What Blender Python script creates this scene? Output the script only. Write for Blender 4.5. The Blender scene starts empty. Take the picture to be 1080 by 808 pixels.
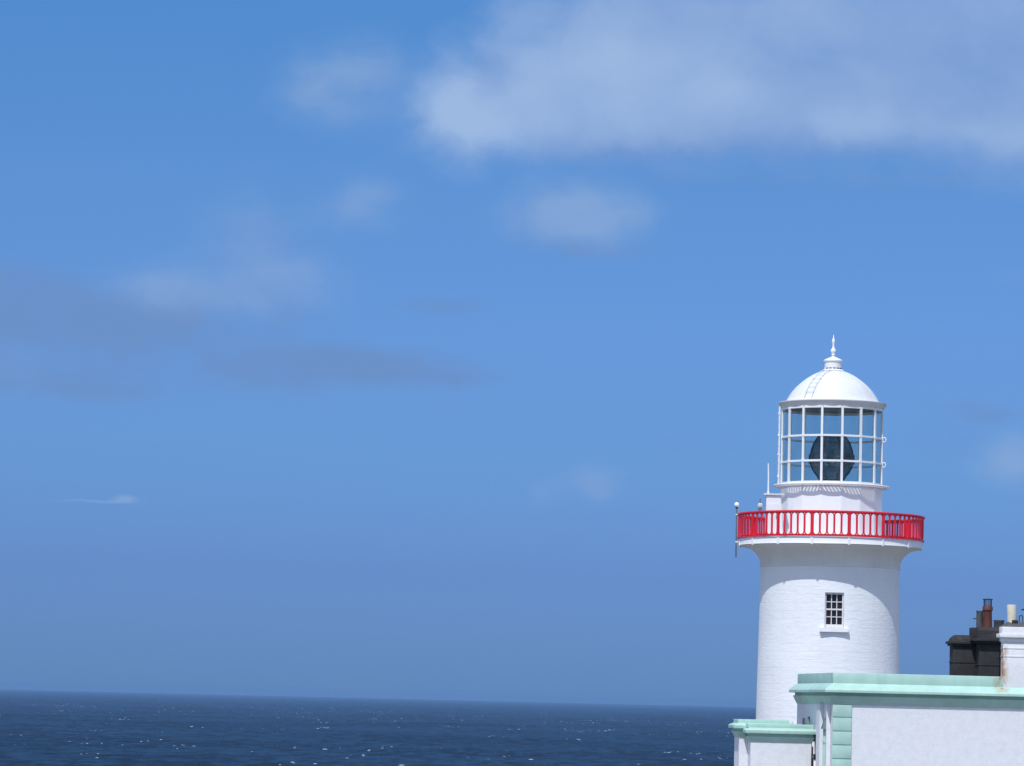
import bpy, bmesh, math, random
from math import sin, cos, pi, radians as R
from mathutils import Vector, Matrix, noise as mnoise

random.seed(7)
S = bpy.context.scene
COL = S.collection
H = 60.0                 # eye height above the sea
ZB = 4.3                 # building bases lie this far below eye height
BASE = H - ZB
SUN_AZ, SUN_EL = R(20.5), R(56.5)   # azimuth measured from straight behind the camera towards its left

# ------------------------------------------------------------------ node helpers
def nodes(mat):
    mat.use_nodes = True
    nt = mat.node_tree
    for n in list(nt.nodes):
        nt.nodes.remove(n)
    return nt

def N(nt, kind, **kw):
    n = nt.nodes.new(kind)
    for k, v in kw.items():
        setattr(n, k, v)
    return n

def L(nt, a, b):
    nt.links.new(a, b)

def rgba(c):
    return (c[0], c[1], c[2], 1.0)

def mix_rgb(nt, fac, a, b, mode='MIX'):
    n = N(nt, 'ShaderNodeMix', data_type='RGBA', blend_type=mode)
    for sock, v in ((n.inputs[0], fac), (n.inputs[6], a), (n.inputs[7], b)):
        if isinstance(v, bpy.types.NodeSocket):
            L(nt, v, sock)
        elif isinstance(v, (int, float)):
            sock.default_value = v
        else:
            sock.default_value = rgba(v)
    return n.outputs[2]

def math_n(nt, op, a, b=None, c=None, clamp=False):
    n = N(nt, 'ShaderNodeMath', operation=op, use_clamp=clamp)
    for i, v in enumerate((a, b, c)):
        if v is None:
            continue
        if isinstance(v, bpy.types.NodeSocket):
            L(nt, v, n.inputs[i])
        else:
            n.inputs[i].default_value = v
    return n.outputs[0]

def ramp(nt, fac, lo, hi, a=0.0, b=1.0, smooth=True):
    n = N(nt, 'ShaderNodeMapRange', interpolation_type='SMOOTHSTEP' if smooth else 'LINEAR', clamp=True)
    L(nt, fac, n.inputs[0])
    n.inputs[1].default_value, n.inputs[2].default_value = lo, hi
    n.inputs[3].default_value, n.inputs[4].default_value = a, b
    return n.outputs[0]

def noise_n(nt, vec, scale, detail=4.0, rough=0.55):
    n = N(nt, 'ShaderNodeTexNoise')
    if vec is not None:
        L(nt, vec, n.inputs['Vector'])
    n.inputs['Scale'].default_value = scale
    n.inputs['Detail'].default_value = detail
    n.inputs['Roughness'].default_value = rough
    return n

def scaled(nt, vec, s):
    n = N(nt, 'ShaderNodeVectorMath', operation='MULTIPLY')
    L(nt, vec, n.inputs[0])
    n.inputs[1].default_value = s
    return n.outputs[0]

def painted(name, col, rough=0.5, var=0.06, vscale=1.5, bump=0.15, bscale=40.0, bdist=0.004,
            dirt=None, dirt_amt=0.0, dirt_scale=0.8, streak=False, spec=0.5, metal=0.0):
    """paint / plaster / stone: slow tonal variation, optional grime and a fine bump"""
    m = bpy.data.materials.new(name)
    nt = nodes(m)
    out = N(nt, 'ShaderNodeOutputMaterial')
    p = N(nt, 'ShaderNodeBsdfPrincipled')
    tc = N(nt, 'ShaderNodeTexCoord')
    v = tc.outputs['Object']
    n1 = noise_n(nt, v, vscale, 5.0, 0.6)
    f = ramp(nt, n1.outputs[0], 0.3, 0.7, 1.0 - var, 1.0 + var * 0.4, False)
    c = mix_rgb(nt, 1.0, col, (1, 1, 1), 'MULTIPLY')
    cm = N(nt, 'ShaderNodeVectorMath', operation='SCALE')
    cm.inputs[0].default_value = col
    L(nt, f, cm.inputs['Scale'])
    c = cm.outputs[0]
    if dirt:
        dv = scaled(nt, v, (1.0, 1.0, 0.16)) if streak else v
        n2 = noise_n(nt, dv, dirt_scale * (4.0 if streak else 1.0), 8.0, 0.68)
        c = mix_rgb(nt, ramp(nt, n2.outputs[0], 0.5, 0.78, 0.0, dirt_amt), c, dirt)
    L(nt, c, p.inputs['Base Color'])
    n3 = noise_n(nt, v, vscale * 3.0, 3.0)
    L(nt, ramp(nt, n3.outputs[0], 0.3, 0.7, rough * 0.85, min(1.0, rough * 1.15), False), p.inputs['Roughness'])
    p.inputs['Specular IOR Level'].default_value = spec
    p.inputs['Metallic'].default_value = metal
    if bump > 0:
        n4 = noise_n(nt, v, bscale, 4.0, 0.6)
        b = N(nt, 'ShaderNodeBump')
        b.inputs['Strength'].default_value = bump
        b.inputs['Distance'].default_value = bdist
        L(nt, n4.outputs[0], b.inputs['Height'])
        L(nt, b.outputs[0], p.inputs['Normal'])
    L(nt, p.outputs[0], out.inputs[0])
    return m

# ------------------------------------------------------------------ materials
WHITE = (0.80, 0.81, 0.83)
M = {}
M['metal_white'] = painted('metal_white', WHITE, 0.35, 0.04, 1.2, 0.05, 60, 0.002, dirt=(0.42, 0.36, 0.28), dirt_amt=0.16, dirt_scale=1.0, streak=True)
M['corbel_white'] = painted('corbel_white', (0.71, 0.71, 0.70), 0.6, 0.08, 0.9, 0.2, 30, 0.006, dirt=(0.40, 0.39, 0.36), dirt_amt=0.30, dirt_scale=0.7, streak=True)
M['lid_grey'] = painted('lid_grey', (0.62, 0.63, 0.64), 0.5, 0.08)
M['dome_white'] = painted('dome_white', (0.68, 0.69, 0.71), 0.42, 0.05, 1.0, 0.05, 60, 0.002, dirt=(0.45, 0.42, 0.36), dirt_amt=0.2, dirt_scale=1.0, streak=True)
M['red'] = painted('red_paint', (0.72, 0.016, 0.036), 0.32, 0.10, 2.0, 0.05, 60, 0.002, dirt=(0.30, 0.02, 0.02), dirt_amt=0.25, dirt_scale=2.0)
M['mint'] = painted('mint_paint', (0.405, 0.605, 0.530), 0.5, 0.14, 1.6, 0.3, 25, 0.006, dirt=(0.25, 0.42, 0.36), dirt_amt=0.42, dirt_scale=1.6, streak=True)
M['shaded_green'] = painted('shaded_green', (.10, .17, .155), .5, .15)  # hopper green with the shade under the cornice put into its colour
M['render_white'] = None
M['black_stone'] = painted('black_stone', (0.021, 0.0205, 0.0215), 0.8, 0.35, 2.5, 0.6, 14, 0.02, dirt=(0.062, 0.060, 0.058), dirt_amt=0.7, dirt_scale=3.0)
M['grey_slab'] = painted('grey_slab', (0.085, 0.085, 0.09), 0.85, 0.3, 4.0, 0.6, 20, 0.015, dirt=(0.16, 0.15, 0.12), dirt_amt=0.6, dirt_scale=4.0)
M['terracotta'] = painted('terracotta', (0.115, 0.030, 0.020), 0.6, 0.2, 5.0, 0.2, 30, 0.004, dirt=(0.04, 0.02, 0.02), dirt_amt=0.6, dirt_scale=3.0, streak=True)
M['pot_white'] = painted('pot_white', (0.68, 0.62, 0.50), 0.7, 0.1, 4.0, 0.3, 20, 0.006, dirt=(0.30, 0.23, 0.12), dirt_amt=1.0, dirt_scale=4.0)
M['black_metal'] = painted('black_metal', (0.015, 0.015, 0.018), 0.45, 0.2)
M['grey_metal'] = painted('grey_metal', (0.22, 0.23, 0.25), 0.4, 0.15, metal=0.6)
M['lining'] = painted('lining', (0.30, 0.29, 0.27), 0.6, 0.15, 1.0)
M['bronze'] = painted('bronze', (0.060, 0.050, 0.030), 0.35, 0.2, metal=0.7)
M['dark_room'] = painted('dark_room', (0.03, 0.028, 0.028), 0.9, 0.2)
M['felt_roof'] = painted('felt_roof', (0.16, 0.16, 0.17), 0.9, 0.2, 0.6)
M['globe'] = painted('globe', (0.85, 0.85, 0.86), 0.25, 0.02)
M['sash'] = painted('sash_paint', (0.72, 0.66, 0.64), 0.4, 0.05)

def mat_masonry():
    """white painted coursed blocks, read from the tower's own unrolled surface"""
    m = bpy.data.materials.new('painted_masonry')
    nt = nodes(m)
    out = N(nt, 'ShaderNodeOutputMaterial')
    p = N(nt, 'ShaderNodeBsdfPrincipled')
    uv = N(nt, 'ShaderNodeUVMap', uv_map='wall')
    tc = N(nt, 'ShaderNodeTexCoord')
    wob = noise_n(nt, uv.outputs[0], 0.8, 3.0)
    sc = N(nt, 'ShaderNodeVectorMath', operation='MULTIPLY_ADD')
    L(nt, wob.outputs['Color'], sc.inputs[0])
    sc.inputs[1].default_value = (0.10, 0.10, 0.0)
    L(nt, uv.outputs[0], sc.inputs[2])
    br = N(nt, 'ShaderNodeTexBrick')
    L(nt, sc.outputs[0], br.inputs['Vector'])
    br.inputs['Scale'].default_value = 1.0
    br.inputs['Mortar Size'].default_value = 0.012
    br.inputs['Mortar Smooth'].default_value = 0.9
    br.inputs['Brick Width'].default_value = 1.35
    br.inputs['Row Height'].default_value = 0.33
    br.inputs['Color1'].default_value = rgba((0.95, 0.95, 0.95))
    br.inputs['Color2'].default_value = rgba((1, 1, 1))
    br.inputs['Mortar'].default_value = rgba((0.965, 0.965, 0.97))
    soft = noise_n(nt, tc.outputs['Object'], 0.7, 6.0, 0.65)
    base = mix_rgb(nt, ramp(nt, soft.outputs[0], 0.35, 0.7), (0.80, 0.81, 0.835), (0.755, 0.765, 0.795))
    tint = mix_rgb(nt, 0.35, base, br.outputs['Color'], 'MULTIPLY')
    st = noise_n(nt, scaled(nt, tc.outputs['Object'], (1, 1, 0.12)), 3.0, 7.0, 0.7)
    tint = mix_rgb(nt, ramp(nt, st.outputs[0], 0.56, 0.8, 0.0, 0.35), tint, (0.62, 0.60, 0.55))
    L(nt, tint, p.inputs['Base Color'])
    p.inputs['Roughness'].default_value = 0.55
    hn = noise_n(nt, scaled(nt, tc.outputs['Object'], (1, 1, 2.2)), 3.2, 7.0, 0.62)
    hc = math_n(nt, 'MULTIPLY_ADD', br.outputs['Fac'], -0.28, math_n(nt, 'MULTIPLY', hn.outputs[0], 1.0))
    b = N(nt, 'ShaderNodeBump')
    b.inputs['Strength'].default_value = 0.75
    b.inputs['Distance'].default_value = 0.022
    L(nt, hc, b.inputs['Height'])
    L(nt, b.outputs[0], p.inputs['Normal'])
    L(nt, p.outputs[0], out.inputs[0])
    return m
M['masonry'] = mat_masonry()

def mat_roughcast(name, col=(0.74, 0.745, 0.77), rust=None):
    """pebbly white wall render; rust = (x, z) of a rusty run-down mark in the thing's own space"""
    m = bpy.data.materials.new(name)
    nt = nodes(m)
    out = N(nt, 'ShaderNodeOutputMaterial')
    p = N(nt, 'ShaderNodeBsdfPrincipled')
    tc = N(nt, 'ShaderNodeTexCoord')
    v = tc.outputs['Object']
    blot = noise_n(nt, v, 5.0, 8.0, 0.75)
    c = mix_rgb(nt, ramp(nt, blot.outputs[0], 0.38, 0.7), col, tuple(x * 0.89 for x in col))
    peb = noise_n(nt, v, 15.0, 5.0, 0.8)
    c = mix_rgb(nt, ramp(nt, peb.outputs[0], 0.54, 0.72, 0.0, 0.5), c, tuple(x * 0.74 for x in col))
    if rust:
        sep = N(nt, 'ShaderNodeSeparateXYZ')
        L(nt, v, sep.inputs[0])
        c = rust_mark(nt, v, sep, c, rust)
    L(nt, c, p.inputs['Base Color'])
    p.inputs['Roughness'].default_value = 0.85
    p.inputs['Specular IOR Level'].default_value = 0.25
    hn = noise_n(nt, v, 26.0, 5.0, 0.65)
    b = N(nt, 'ShaderNodeBump')
    b.inputs['Strength'].default_value = 0.5
    b.inputs['Distance'].default_value = 0.02
    L(nt, hn.outputs[0], b.inputs['Height'])
    L(nt, b.outputs[0], p.inputs['Normal'])
    L(nt, p.outputs[0], out.inputs[0])
    return m

def rust_mark(nt, v, sep, c, rust):
    x0, half, ztop, zbot, amt = rust
    n = noise_n(nt, scaled(nt, v, (1, 1, 0.45)), 6.0, 6.0, 0.7)
    dx = math_n(nt, 'ABSOLUTE', math_n(nt, 'SUBTRACT', sep.outputs[0], x0))
    fx = ramp(nt, dx, 0.0, half, 1.0, 0.0)
    fz = math_n(nt, 'MULTIPLY', ramp(nt, sep.outputs[2], zbot, zbot + 0.25), ramp(nt, sep.outputs[2], ztop - 0.15, ztop, 1.0, 0.0))
    f = math_n(nt, 'MULTIPLY', math_n(nt, 'MULTIPLY', fx, fz), ramp(nt, n.outputs[0], 0.36, 0.62))
    return mix_rgb(nt, math_n(nt, 'MULTIPLY', f, amt, clamp=True), c, (0.36, 0.15, 0.035))

def with_rust(base_name, new_name, rust):
    m = M[base_name].copy()
    m.name = new_name
    nt = m.node_tree
    p = next(n for n in nt.nodes if n.type == 'BSDF_PRINCIPLED')
    src = p.inputs['Base Color'].links[0].from_socket
    tc = next(n for n in nt.nodes if n.type == 'TEX_COORD')
    sep = N(nt, 'ShaderNodeSeparateXYZ')
    L(nt, tc.outputs['Object'], sep.inputs[0])
    L(nt, rust_mark(nt, tc.outputs['Object'], sep, src, rust), p.inputs['Base Color'])
    return m

M['render_white'] = mat_roughcast('roughcast_white')

def mat_glass(name, tint, gloss=0.07):
    m = bpy.data.materials.new(name)
    nt = nodes(m)
    out = N(nt, 'ShaderNodeOutputMaterial')
    tr = N(nt, 'ShaderNodeBsdfTransparent')
    tr.inputs[0].default_value = rgba(tint)
    gl = N(nt, 'ShaderNodeBsdfGlossy')
    gl.inputs['Roughness'].default_value = 0.03
    lw = N(nt, 'ShaderNodeLayerWeight')
    lw.inputs[0].default_value = 0.5
    fr = math_n(nt, 'MULTIPLY_ADD', math_n(nt, 'POWER', lw.outputs['Facing'], 5.0), 0.80, 0.05, clamp=True)
    tc = N(nt, 'ShaderNodeTexCoord')
    n = noise_n(nt, scaled(nt, tc.outputs['Object'], (1, 1, 0.3)), 2.5, 5.0)
    df = N(nt, 'ShaderNodeBsdfDiffuse')
    df.inputs[0].default_value = rgba((0.5, 0.53, 0.55))
    mx0 = N(nt, 'ShaderNodeMixShader')
    L(nt, ramp(nt, n.outputs[0], 0.35, 0.75, 0.0, 0.08), mx0.inputs[0])   # salt bloom on the panes
    L(nt, tr.outputs[0], mx0.inputs[1])
    L(nt, df.outputs[0], mx0.inputs[2])
    mx = N(nt, 'ShaderNodeMixShader')
    L(nt, fr, mx.inputs[0])
    L(nt, mx0.outputs[0], mx.inputs[1])
    L(nt, gl.outputs[0], mx.inputs[2])
    L(nt, mx.outputs[0], out.inputs[0])
    return m
M['glass'] = mat_glass('lantern_glass', (0.78, 0.86, 0.86))

def mat_dark_pane():
    m = bpy.data.materials.new('dark_pane')
    nt = nodes(m)
    out = N(nt, 'ShaderNodeOutputMaterial')
    p = N(nt, 'ShaderNodeBsdfPrincipled')
    tc = N(nt, 'ShaderNodeTexCoord')
    n = noise_n(nt, tc.outputs['Object'], 3.0, 3.0)
    L(nt, mix_rgb(nt, n.outputs[0], (0.008, 0.009, 0.013), (0.03, 0.028, 0.035)), p.inputs['Base Color'])
    p.inputs['Roughness'].default_value = 0.06
    L(nt, p.outputs[0], out.inputs[0])
    return m
M['dark_pane'] = mat_dark_pane()

def mat_lens():
    m = bpy.data.materials.new('lens_glass')
    nt = nodes(m)
    out = N(nt, 'ShaderNodeOutputMaterial')
    p = N(nt, 'ShaderNodeBsdfPrincipled')
    tc = N(nt, 'ShaderNodeTexCoord')
    n = noise_n(nt, scaled(nt, tc.outputs['Object'], (3, 3, 1)), 1.4, 5.0, 0.7)
    L(nt, mix_rgb(nt, ramp(nt, n.outputs[0], 0.35, 0.7), (0.025, 0.035, 0.038), (0.12, 0.155, 0.165)), p.inputs['Base Color'])
    p.inputs['Roughness'].default_value = 0.16
    p.inputs['Specular IOR Level'].default_value = 1.0
    tr = N(nt, 'ShaderNodeBsdfTransparent')
    tr.inputs[0].default_value = rgba((0.55, 0.62, 0.62))
    mx = N(nt, 'ShaderNodeMixShader')
    mx.inputs[0].default_value = 0.52
    L(nt, p.outputs[0], mx.inputs[1])
    L(nt, tr.outputs[0], mx.inputs[2])
    L(nt, mx.outputs[0], out.inputs[0])
    return m
M['lens'] = mat_lens()

# ------------------------------------------------------------------ mesh helpers
def finish(bm, name, mat, parent=None, smooth=None, mats=None):
    bm.normal_update()
    me = bpy.data.meshes.new(name)
    bm.to_mesh(me)
    bm.free()
    for mm in (mats or [mat]):
        me.materials.append(mm)
    if smooth is not None:
        me.polygons.foreach_set('use_smooth', [True] * len(me.polygons))
        me.set_sharp_from_angle(angle=R(smooth))
    o = bpy.data.objects.new(name, me)
    COL.objects.link(o)
    if parent is not None:
        o.parent = parent
    return o

def empty(name, loc, rz=0.0):
    o = bpy.data.objects.new(name, None)
    o.empty_display_size = 0.5
    COL.objects.link(o)
    o.location = loc
    o.rotation_euler = (0, 0, rz)
    return o

def tag(o, label=None, cat=None, group=None, kind=None):
    if label: o['label'] = label
    if cat: o['category'] = cat
    if group: o['group'] = group
    if kind: o['kind'] = kind
    return o

def box(bm, x0, x1, y0, y1, z0, z1, bev=0.0):
    vs = [bm.verts.new((x, y, z)) for z in (z0, z1) for y in (y0, y1) for x in (x0, x1)]
    fs = [(0, 2, 3, 1), (4, 5, 7, 6), (0, 1, 5, 4), (2, 6, 7, 3), (0, 4, 6, 2), (1, 3, 7, 5)]
    faces = [bm.faces.new([vs[i] for i in f]) for f in fs]
    if bev > 0:
        es = list({e for f in faces for e in f.edges})
        bmesh.ops.bevel(bm, geom=es, offset=bev, segments=2, profile=0.6, affect='EDGES', clamp_overlap=True)
    return vs

def pol(phi, r, z):
    """tower polar coordinates: phi = 0 faces the camera (-Y), positive towards +X"""
    return Vector((r * sin(phi), -r * cos(phi), z))

def lathe(bm, prof, n=96, off=0.0, cap0=False, cap1=False, uvname=None):
    rings = []
    for r, z in prof:
        rings.append([bm.verts.new(pol(off + 2 * pi * i / n, r, z)) for i in range(n)])
    for a, b in zip(rings, rings[1:]):
        for i in range(n):
            j = (i + 1) % n
            bm.faces.new((a[i], a[j], b[j], b[i]))
    if cap0: bm.faces.new(list(reversed(rings[0])))
    if cap1: bm.faces.new(rings[-1])
    return rings

def tube(bm, pts, r, n=8, cap=True):
    pts = [Vector(p) for p in pts]
    rr = r if isinstance(r, (list, tuple)) else [r] * len(pts)
    prev = None
    rings = []
    for i, p in enumerate(pts):
        t = (pts[min(i + 1, len(pts) - 1)] - pts[max(i - 1, 0)]).normalized()
        if prev is None:
            u = t.orthogonal().normalized()
        else:
            u = (prev - t * prev.dot(t)).normalized()
        prev = u
        w = t.cross(u)
        rings.append([bm.verts.new(p + (u * cos(2 * pi * k / n) + w * sin(2 * pi * k / n)) * rr[i]) for k in range(n)])
    for a, b in zip(rings, rings[1:]):
        for k in range(n):
            bm.faces.new((a[k], a[(k + 1) % n], b[(k + 1) % n], b[k]))
    if cap:
        bm.faces.new(list(reversed(rings[0])))
        bm.faces.new(rings[-1])

def sphere(bm, c, r, seg=16, rings=10, sz=1.0):
    m = Matrix.Translation(c) @ Matrix.Diagonal((1, 1, sz, 1))
    bmesh.ops.create_uvsphere(bm, u_segments=seg, v_segments=rings, radius=r, matrix=m)

def obox(bm, c, ax, ay, az, hx, hy, hz):
    """box about c with half sizes along three given axes"""
    vs = []
    for k in (-1, 1):
        for j in (-1, 1):
            for i in (-1, 1):
                vs.append(bm.verts.new(c + ax * hx * i + ay * hy * j + az * hz * k))
    for f in [(0, 2, 3, 1), (4, 5, 7, 6), (0, 1, 5, 4), (2, 6, 7, 3), (0, 4, 6, 2), (1, 3, 7, 5)]:
        bm.faces.new([vs[i] for i in f])

def rad_box(bm, phi, r0, r1, halfw, z0, z1):
    n = Vector((sin(phi), -cos(phi), 0)); t = Vector((cos(phi), sin(phi), 0))
    obox(bm, n * (r0 + r1) / 2 + Vector((0, 0, (z0 + z1) / 2)), t, n, Vector((0, 0, 1)), halfw, abs(r1 - r0) / 2, (z1 - z0) / 2)

def plate(outline, holes, thick):
    """flat plate in XY with holes, given thickness (centred on z = 0); returns a bmesh"""
    cu = bpy.data.curves.new('outline', 'CURVE')
    cu.dimensions = '2D'
    cu.fill_mode = 'BOTH'
    cu.extrude = thick / 2
    for loop in [outline] + holes:
        s = cu.splines.new('POLY')
        s.points.add(len(loop) - 1)
        for p, q in zip(s.points, loop):
            p.co = (q[0], q[1], 0, 1)
        s.use_cyclic_u = True
    tmp = bpy.data.objects.new('outline', cu)
    COL.objects.link(tmp)
    bpy.context.view_layer.update()
    me = bpy.data.meshes.new_from_object(tmp.evaluated_get(bpy.context.evaluated_depsgraph_get()))
    bm = bmesh.new()
    bm.from_mesh(me)
    bmesh.ops.remove_doubles(bm, verts=bm.verts, dist=1e-5)
    bpy.data.objects.remove(tmp)
    bpy.data.curves.remove(cu)
    bpy.data.meshes.remove(me)
    return bm

def dense_rect(x0, x1, y0, y1, step):
    pts = []
    nx = max(1, round((x1 - x0) / step)); ny = max(1, round((y1 - y0) / step))
    pts += [(x0 + (x1 - x0) * i / nx, y0) for i in range(nx)]
    pts += [(x1, y0 + (y1 - y0) * i / ny) for i in range(ny)]
    pts += [(x1 - (x1 - x0) * i / nx, y1) for i in range(nx)]
    pts += [(x0, y1 - (y1 - y0) * i / ny) for i in range(ny)]
    return pts

def stadium(cx, cy, hw, hh, n=8):
    k = hh - hw
    a = [(cx + hw * cos(pi * i / n), cy + k + hw * sin(pi * i / n)) for i in range(n + 1)]
    b = [(cx + hw * cos(pi + pi * i / n), cy - k + hw * sin(pi + pi * i / n)) for i in range(n + 1)]
    return a + b

def disc_loop(cx, cy, r, n=8):
    return [(cx + r * cos(2 * pi * i / n), cy + r * sin(2 * pi * i / n)) for i in range(n)]

def dup(o, parent, rz=0.0):
    c = o.copy()
    COL.objects.link(c)
    c.parent = parent
    c.rotation_euler = (0, 0, rz)
    return c

def Z(z):            # heights measured from eye level -> thing space
    return z + ZB

# =================================================================== LIGHTHOUSE
TX, TY = 13.315, 145.0
lh = empty('lighthouse', (TX, TY, BASE), -math.atan2(TX, TY))   # its entrance side looks at the road we stand on
tag(lh, 'round white lighthouse tower with red iron gallery railing and white domed glass lantern', 'lighthouse')

POSTS = [R(11.25 + 22.5 * k) for k in range(16)]

# --- tower wall with a real window opening
def tower_r(z):      # z from eye level
    return 2.853 + (5.62 - z) * (2.927 - 2.853) / (5.62 - 0.94)

WPH = R(4.0); WHALF = 0.385; WZ0, WZ1 = 3.135, 4.56
a0, a1 = WPH - WHALF / 2.9, WPH + WHALF / 2.9
bm = bmesh.new()
uvl = bm.loops.layers.uv.new('wall')
nseg = 128
angs = sorted([2 * pi * i / nseg for i in range(nseg) if not (a0 - 0.02 < (2 * pi * i / nseg) < a1 + 0.02 or (2 * pi * i / nseg) - 2 * pi > a0 - 0.02)] + [a0, a0 * .5 + a1 * .5, a1])
zs = [-ZB - 0.5] + [-4.0 + 0.5 * i for i in range(14)] + [WZ0, 3.8, WZ1] + [5.0, 5.4, 5.69]
zs = sorted(set(z for z in zs if not (WZ0 < z < WZ1 and abs(z - 3.8) > 1e-6)))
grid = [[bm.verts.new(pol(a, tower_r(z), Z(z))) for a in angs] for z in zs]
na = len(angs)
for i in range(len(zs) - 1):
    for j in range(na):
        k = (j + 1) % na
        am = (angs[j] + (angs[k] if k else angs[0] + 2 * pi)) / 2
        inw = (a0 < am < a1 or a0 < am - 2 * pi < a1) and WZ0 <= zs[i] and zs[i + 1] <= WZ1
        if inw:
            continue
        f = bm.faces.new((grid[i][j], grid[i][k], grid[i + 1][k], grid[i + 1][j]))
        for lp in f.loops:
            co = lp.vert.co
            a = math.atan2(co.x, -co.y)
            if am > pi + .1 and a > 0 and co.y > 0 or (abs(a) > 3.1 and am > 3.0):
                a = abs(a)
            lp[uvl].uv = (a * 2.9, co.z + 0.11)
wn = Vector((sin(WPH), -cos(WPH), 0)); wt = Vector((cos(WPH), sin(WPH), 0)); up = Vector((0, 0, 1))
# reveals run straight back from the opening
def wpt(a, z, back):
    p = pol(a, tower_r(z), Z(z))
    return p - wn * back
for (A, ZA, Bb, ZB_) in ((a0, WZ0, a0, WZ1), (a0, WZ1, a1, WZ1), (a1, WZ1, a1, WZ0), (a1, WZ0, a0, WZ0)):
    vs = [bm.verts.new(wpt(A, ZA, 0)), bm.verts.new(wpt(Bb, ZB_, 0)), bm.verts.new(wpt(Bb, ZB_, 0.45)), bm.verts.new(wpt(A, ZA, 0.45))]
    bm.faces.new(vs)
bmesh.ops.remove_doubles(bm, verts=bm.verts, dist=1e-4)
bmesh.ops.recalc_face_normals(bm, faces=bm.faces)
wall = finish(bm, 'tower_wall', M['masonry'], lh, smooth=35)

# --- sash window in the opening
def wbox(bm, u0, u1, z0, z1, d0, d1):
    c = wn * (2.9 - (d0 + d1) / 2) + wt * (u0 + u1) / 2 + up * (Z((z0 + z1) / 2))
    obox(bm, c, wt, wn, up, (u1 - u0) / 2, abs(d1 - d0) / 2, (z1 - z0) / 2)
bm = bmesh.new()
fz0, fz1 = WZ0 + 0.01, WZ1 - 0.01
w = WHALF - 0.012
D0, D1 = 0.17, 0.23
wbox(bm, -w, -w + .05, fz0, fz1, D0 - .03, D1)
wbox(bm, w - .05, w, fz0, fz1, D0 - .03, D1)
wbox(bm, -w + .05, w - .05, fz1 - .06, fz1, D0 - .03, D1)
wbox(bm, -w + .05, w - .05, fz0, fz0 + .13, D0 - .03, D1)
ih0, ih1 = fz0 + .13, fz1 - .06
mid = (ih0 + ih1) / 2
wbox(bm, -w + .05, w - .05, mid - .032, mid + .032, D0 - .01, D1)
iw = 2 * (w - .05)
for k in (1, 2):
    u = -w + .05 + iw * k / 3
    wbox(bm, u - .017, u + .017, ih0, mid - .032, D0 + .01, D1)
    wbox(bm, u - .017, u + .017, mid + .032, ih1, D0 + .01, D1)
for zc in ((ih0 + mid) / 2, (ih1 + mid) / 2):
    for k in range(3):
        ua = -w + .05 + iw * k / 3 + (.017 if k else 0)
        ub = -w + .05 + iw * (k + 1) / 3 - (.017 if k < 2 else 0)
        wbox(bm, ua, ub, zc - .016, zc + .016, D0 + .01, D1)
win = finish(bm, 'window', M['sash'], lh)
bm = bmesh.new()
wbox(bm, -w + .01, w - .01, fz0 + .02, fz1 - .02, D1 + .003, D1 + .012)
finish(bm, 'pane', M['dark_pane'], win)
bm = bmesh.new()
wbox(bm, -.585, .585, 2.955, 3.13, -.125, .10)
bmesh.ops.bevel(bm, geom=bm.edges[:], offset=.012, segments=2, affect='EDGES')
finish(bm, 'sill', M['masonry'], win)

# --- gallery: corbel and fascia
prof = [(2.83, 5.60), (2.87, 5.62), (2.895, 5.64), (2.905, 5.67), (2.895, 5.70), (2.88, 5.715)]
for i in range(0, 15):
    t = i / 14 * pi / 2
    prof.append((2.875 + 0.86 * (1 - cos(t)), 5.72 + 0.76 * sin(t)))
prof += [(3.74, 6.485)]
bm = bmesh.new()
lathe(bm, [(r, Z(z)) for r, z in prof], 160)
gal = finish(bm, 'gallery', M['corbel_white'], lh, smooth=28)
bm = bmesh.new()
lathe(bm, [(r, Z(z)) for r, z in [(3.70, 6.492), (3.80, 6.492), (3.81, 6.51), (3.80, 6.53), (3.80, 6.775), (3.78, 6.782), (2.0, 6.79)]], 160)
finish(bm, 'fascia', M['metal_white'], gal, smooth=28)
# plaster joints that run up the corbel, one thin rib per post
bm = bmesh.new()
tv = Vector((1, 0, 0))
prev = None
for r, z in prof[6:20]:
    c = pol(0, r + 0.010, Z(z) - 0.008)
    cn = Vector((0, -1, 0))
    cur = [bm.verts.new(c - tv * .022), bm.verts.new(c + tv * .022)]
    inn = [bm.verts.new(c - tv * .03 - cn * .03), bm.verts.new(c + tv * .03 - cn * .03)]
    if prev:
        bm.faces.new((prev[0], prev[1], cur[1], cur[0]))
        bm.faces.new((prev[2], prev[0], cur[0], inn[0]))
        bm.faces.new((prev[1], prev[3], inn[1], cur[1]))
    prev = cur + inn
jr = finish(bm, 'joint_rib', M['corbel_white'], gal, smooth=40)
jr.rotation_euler = (0, 0, POSTS[0])
for ph in POSTS[1:]:
    dup(jr, gal, ph)
bm = bmesh.new()
rad_box(bm, 0, 3.78, 3.828, .048, Z(6.455), Z(6.76))
bmesh.ops.bevel(bm, geom=bm.edges[:], offset=.012, segments=2, affect='EDGES')
br0 = finish(bm, 'bracket', M['metal_white'], gal, smooth=40)
br0.rotation_euler = (0, 0, POSTS[0])
for ph in POSTS[1:]:
    dup(br0, gal, ph)

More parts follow.
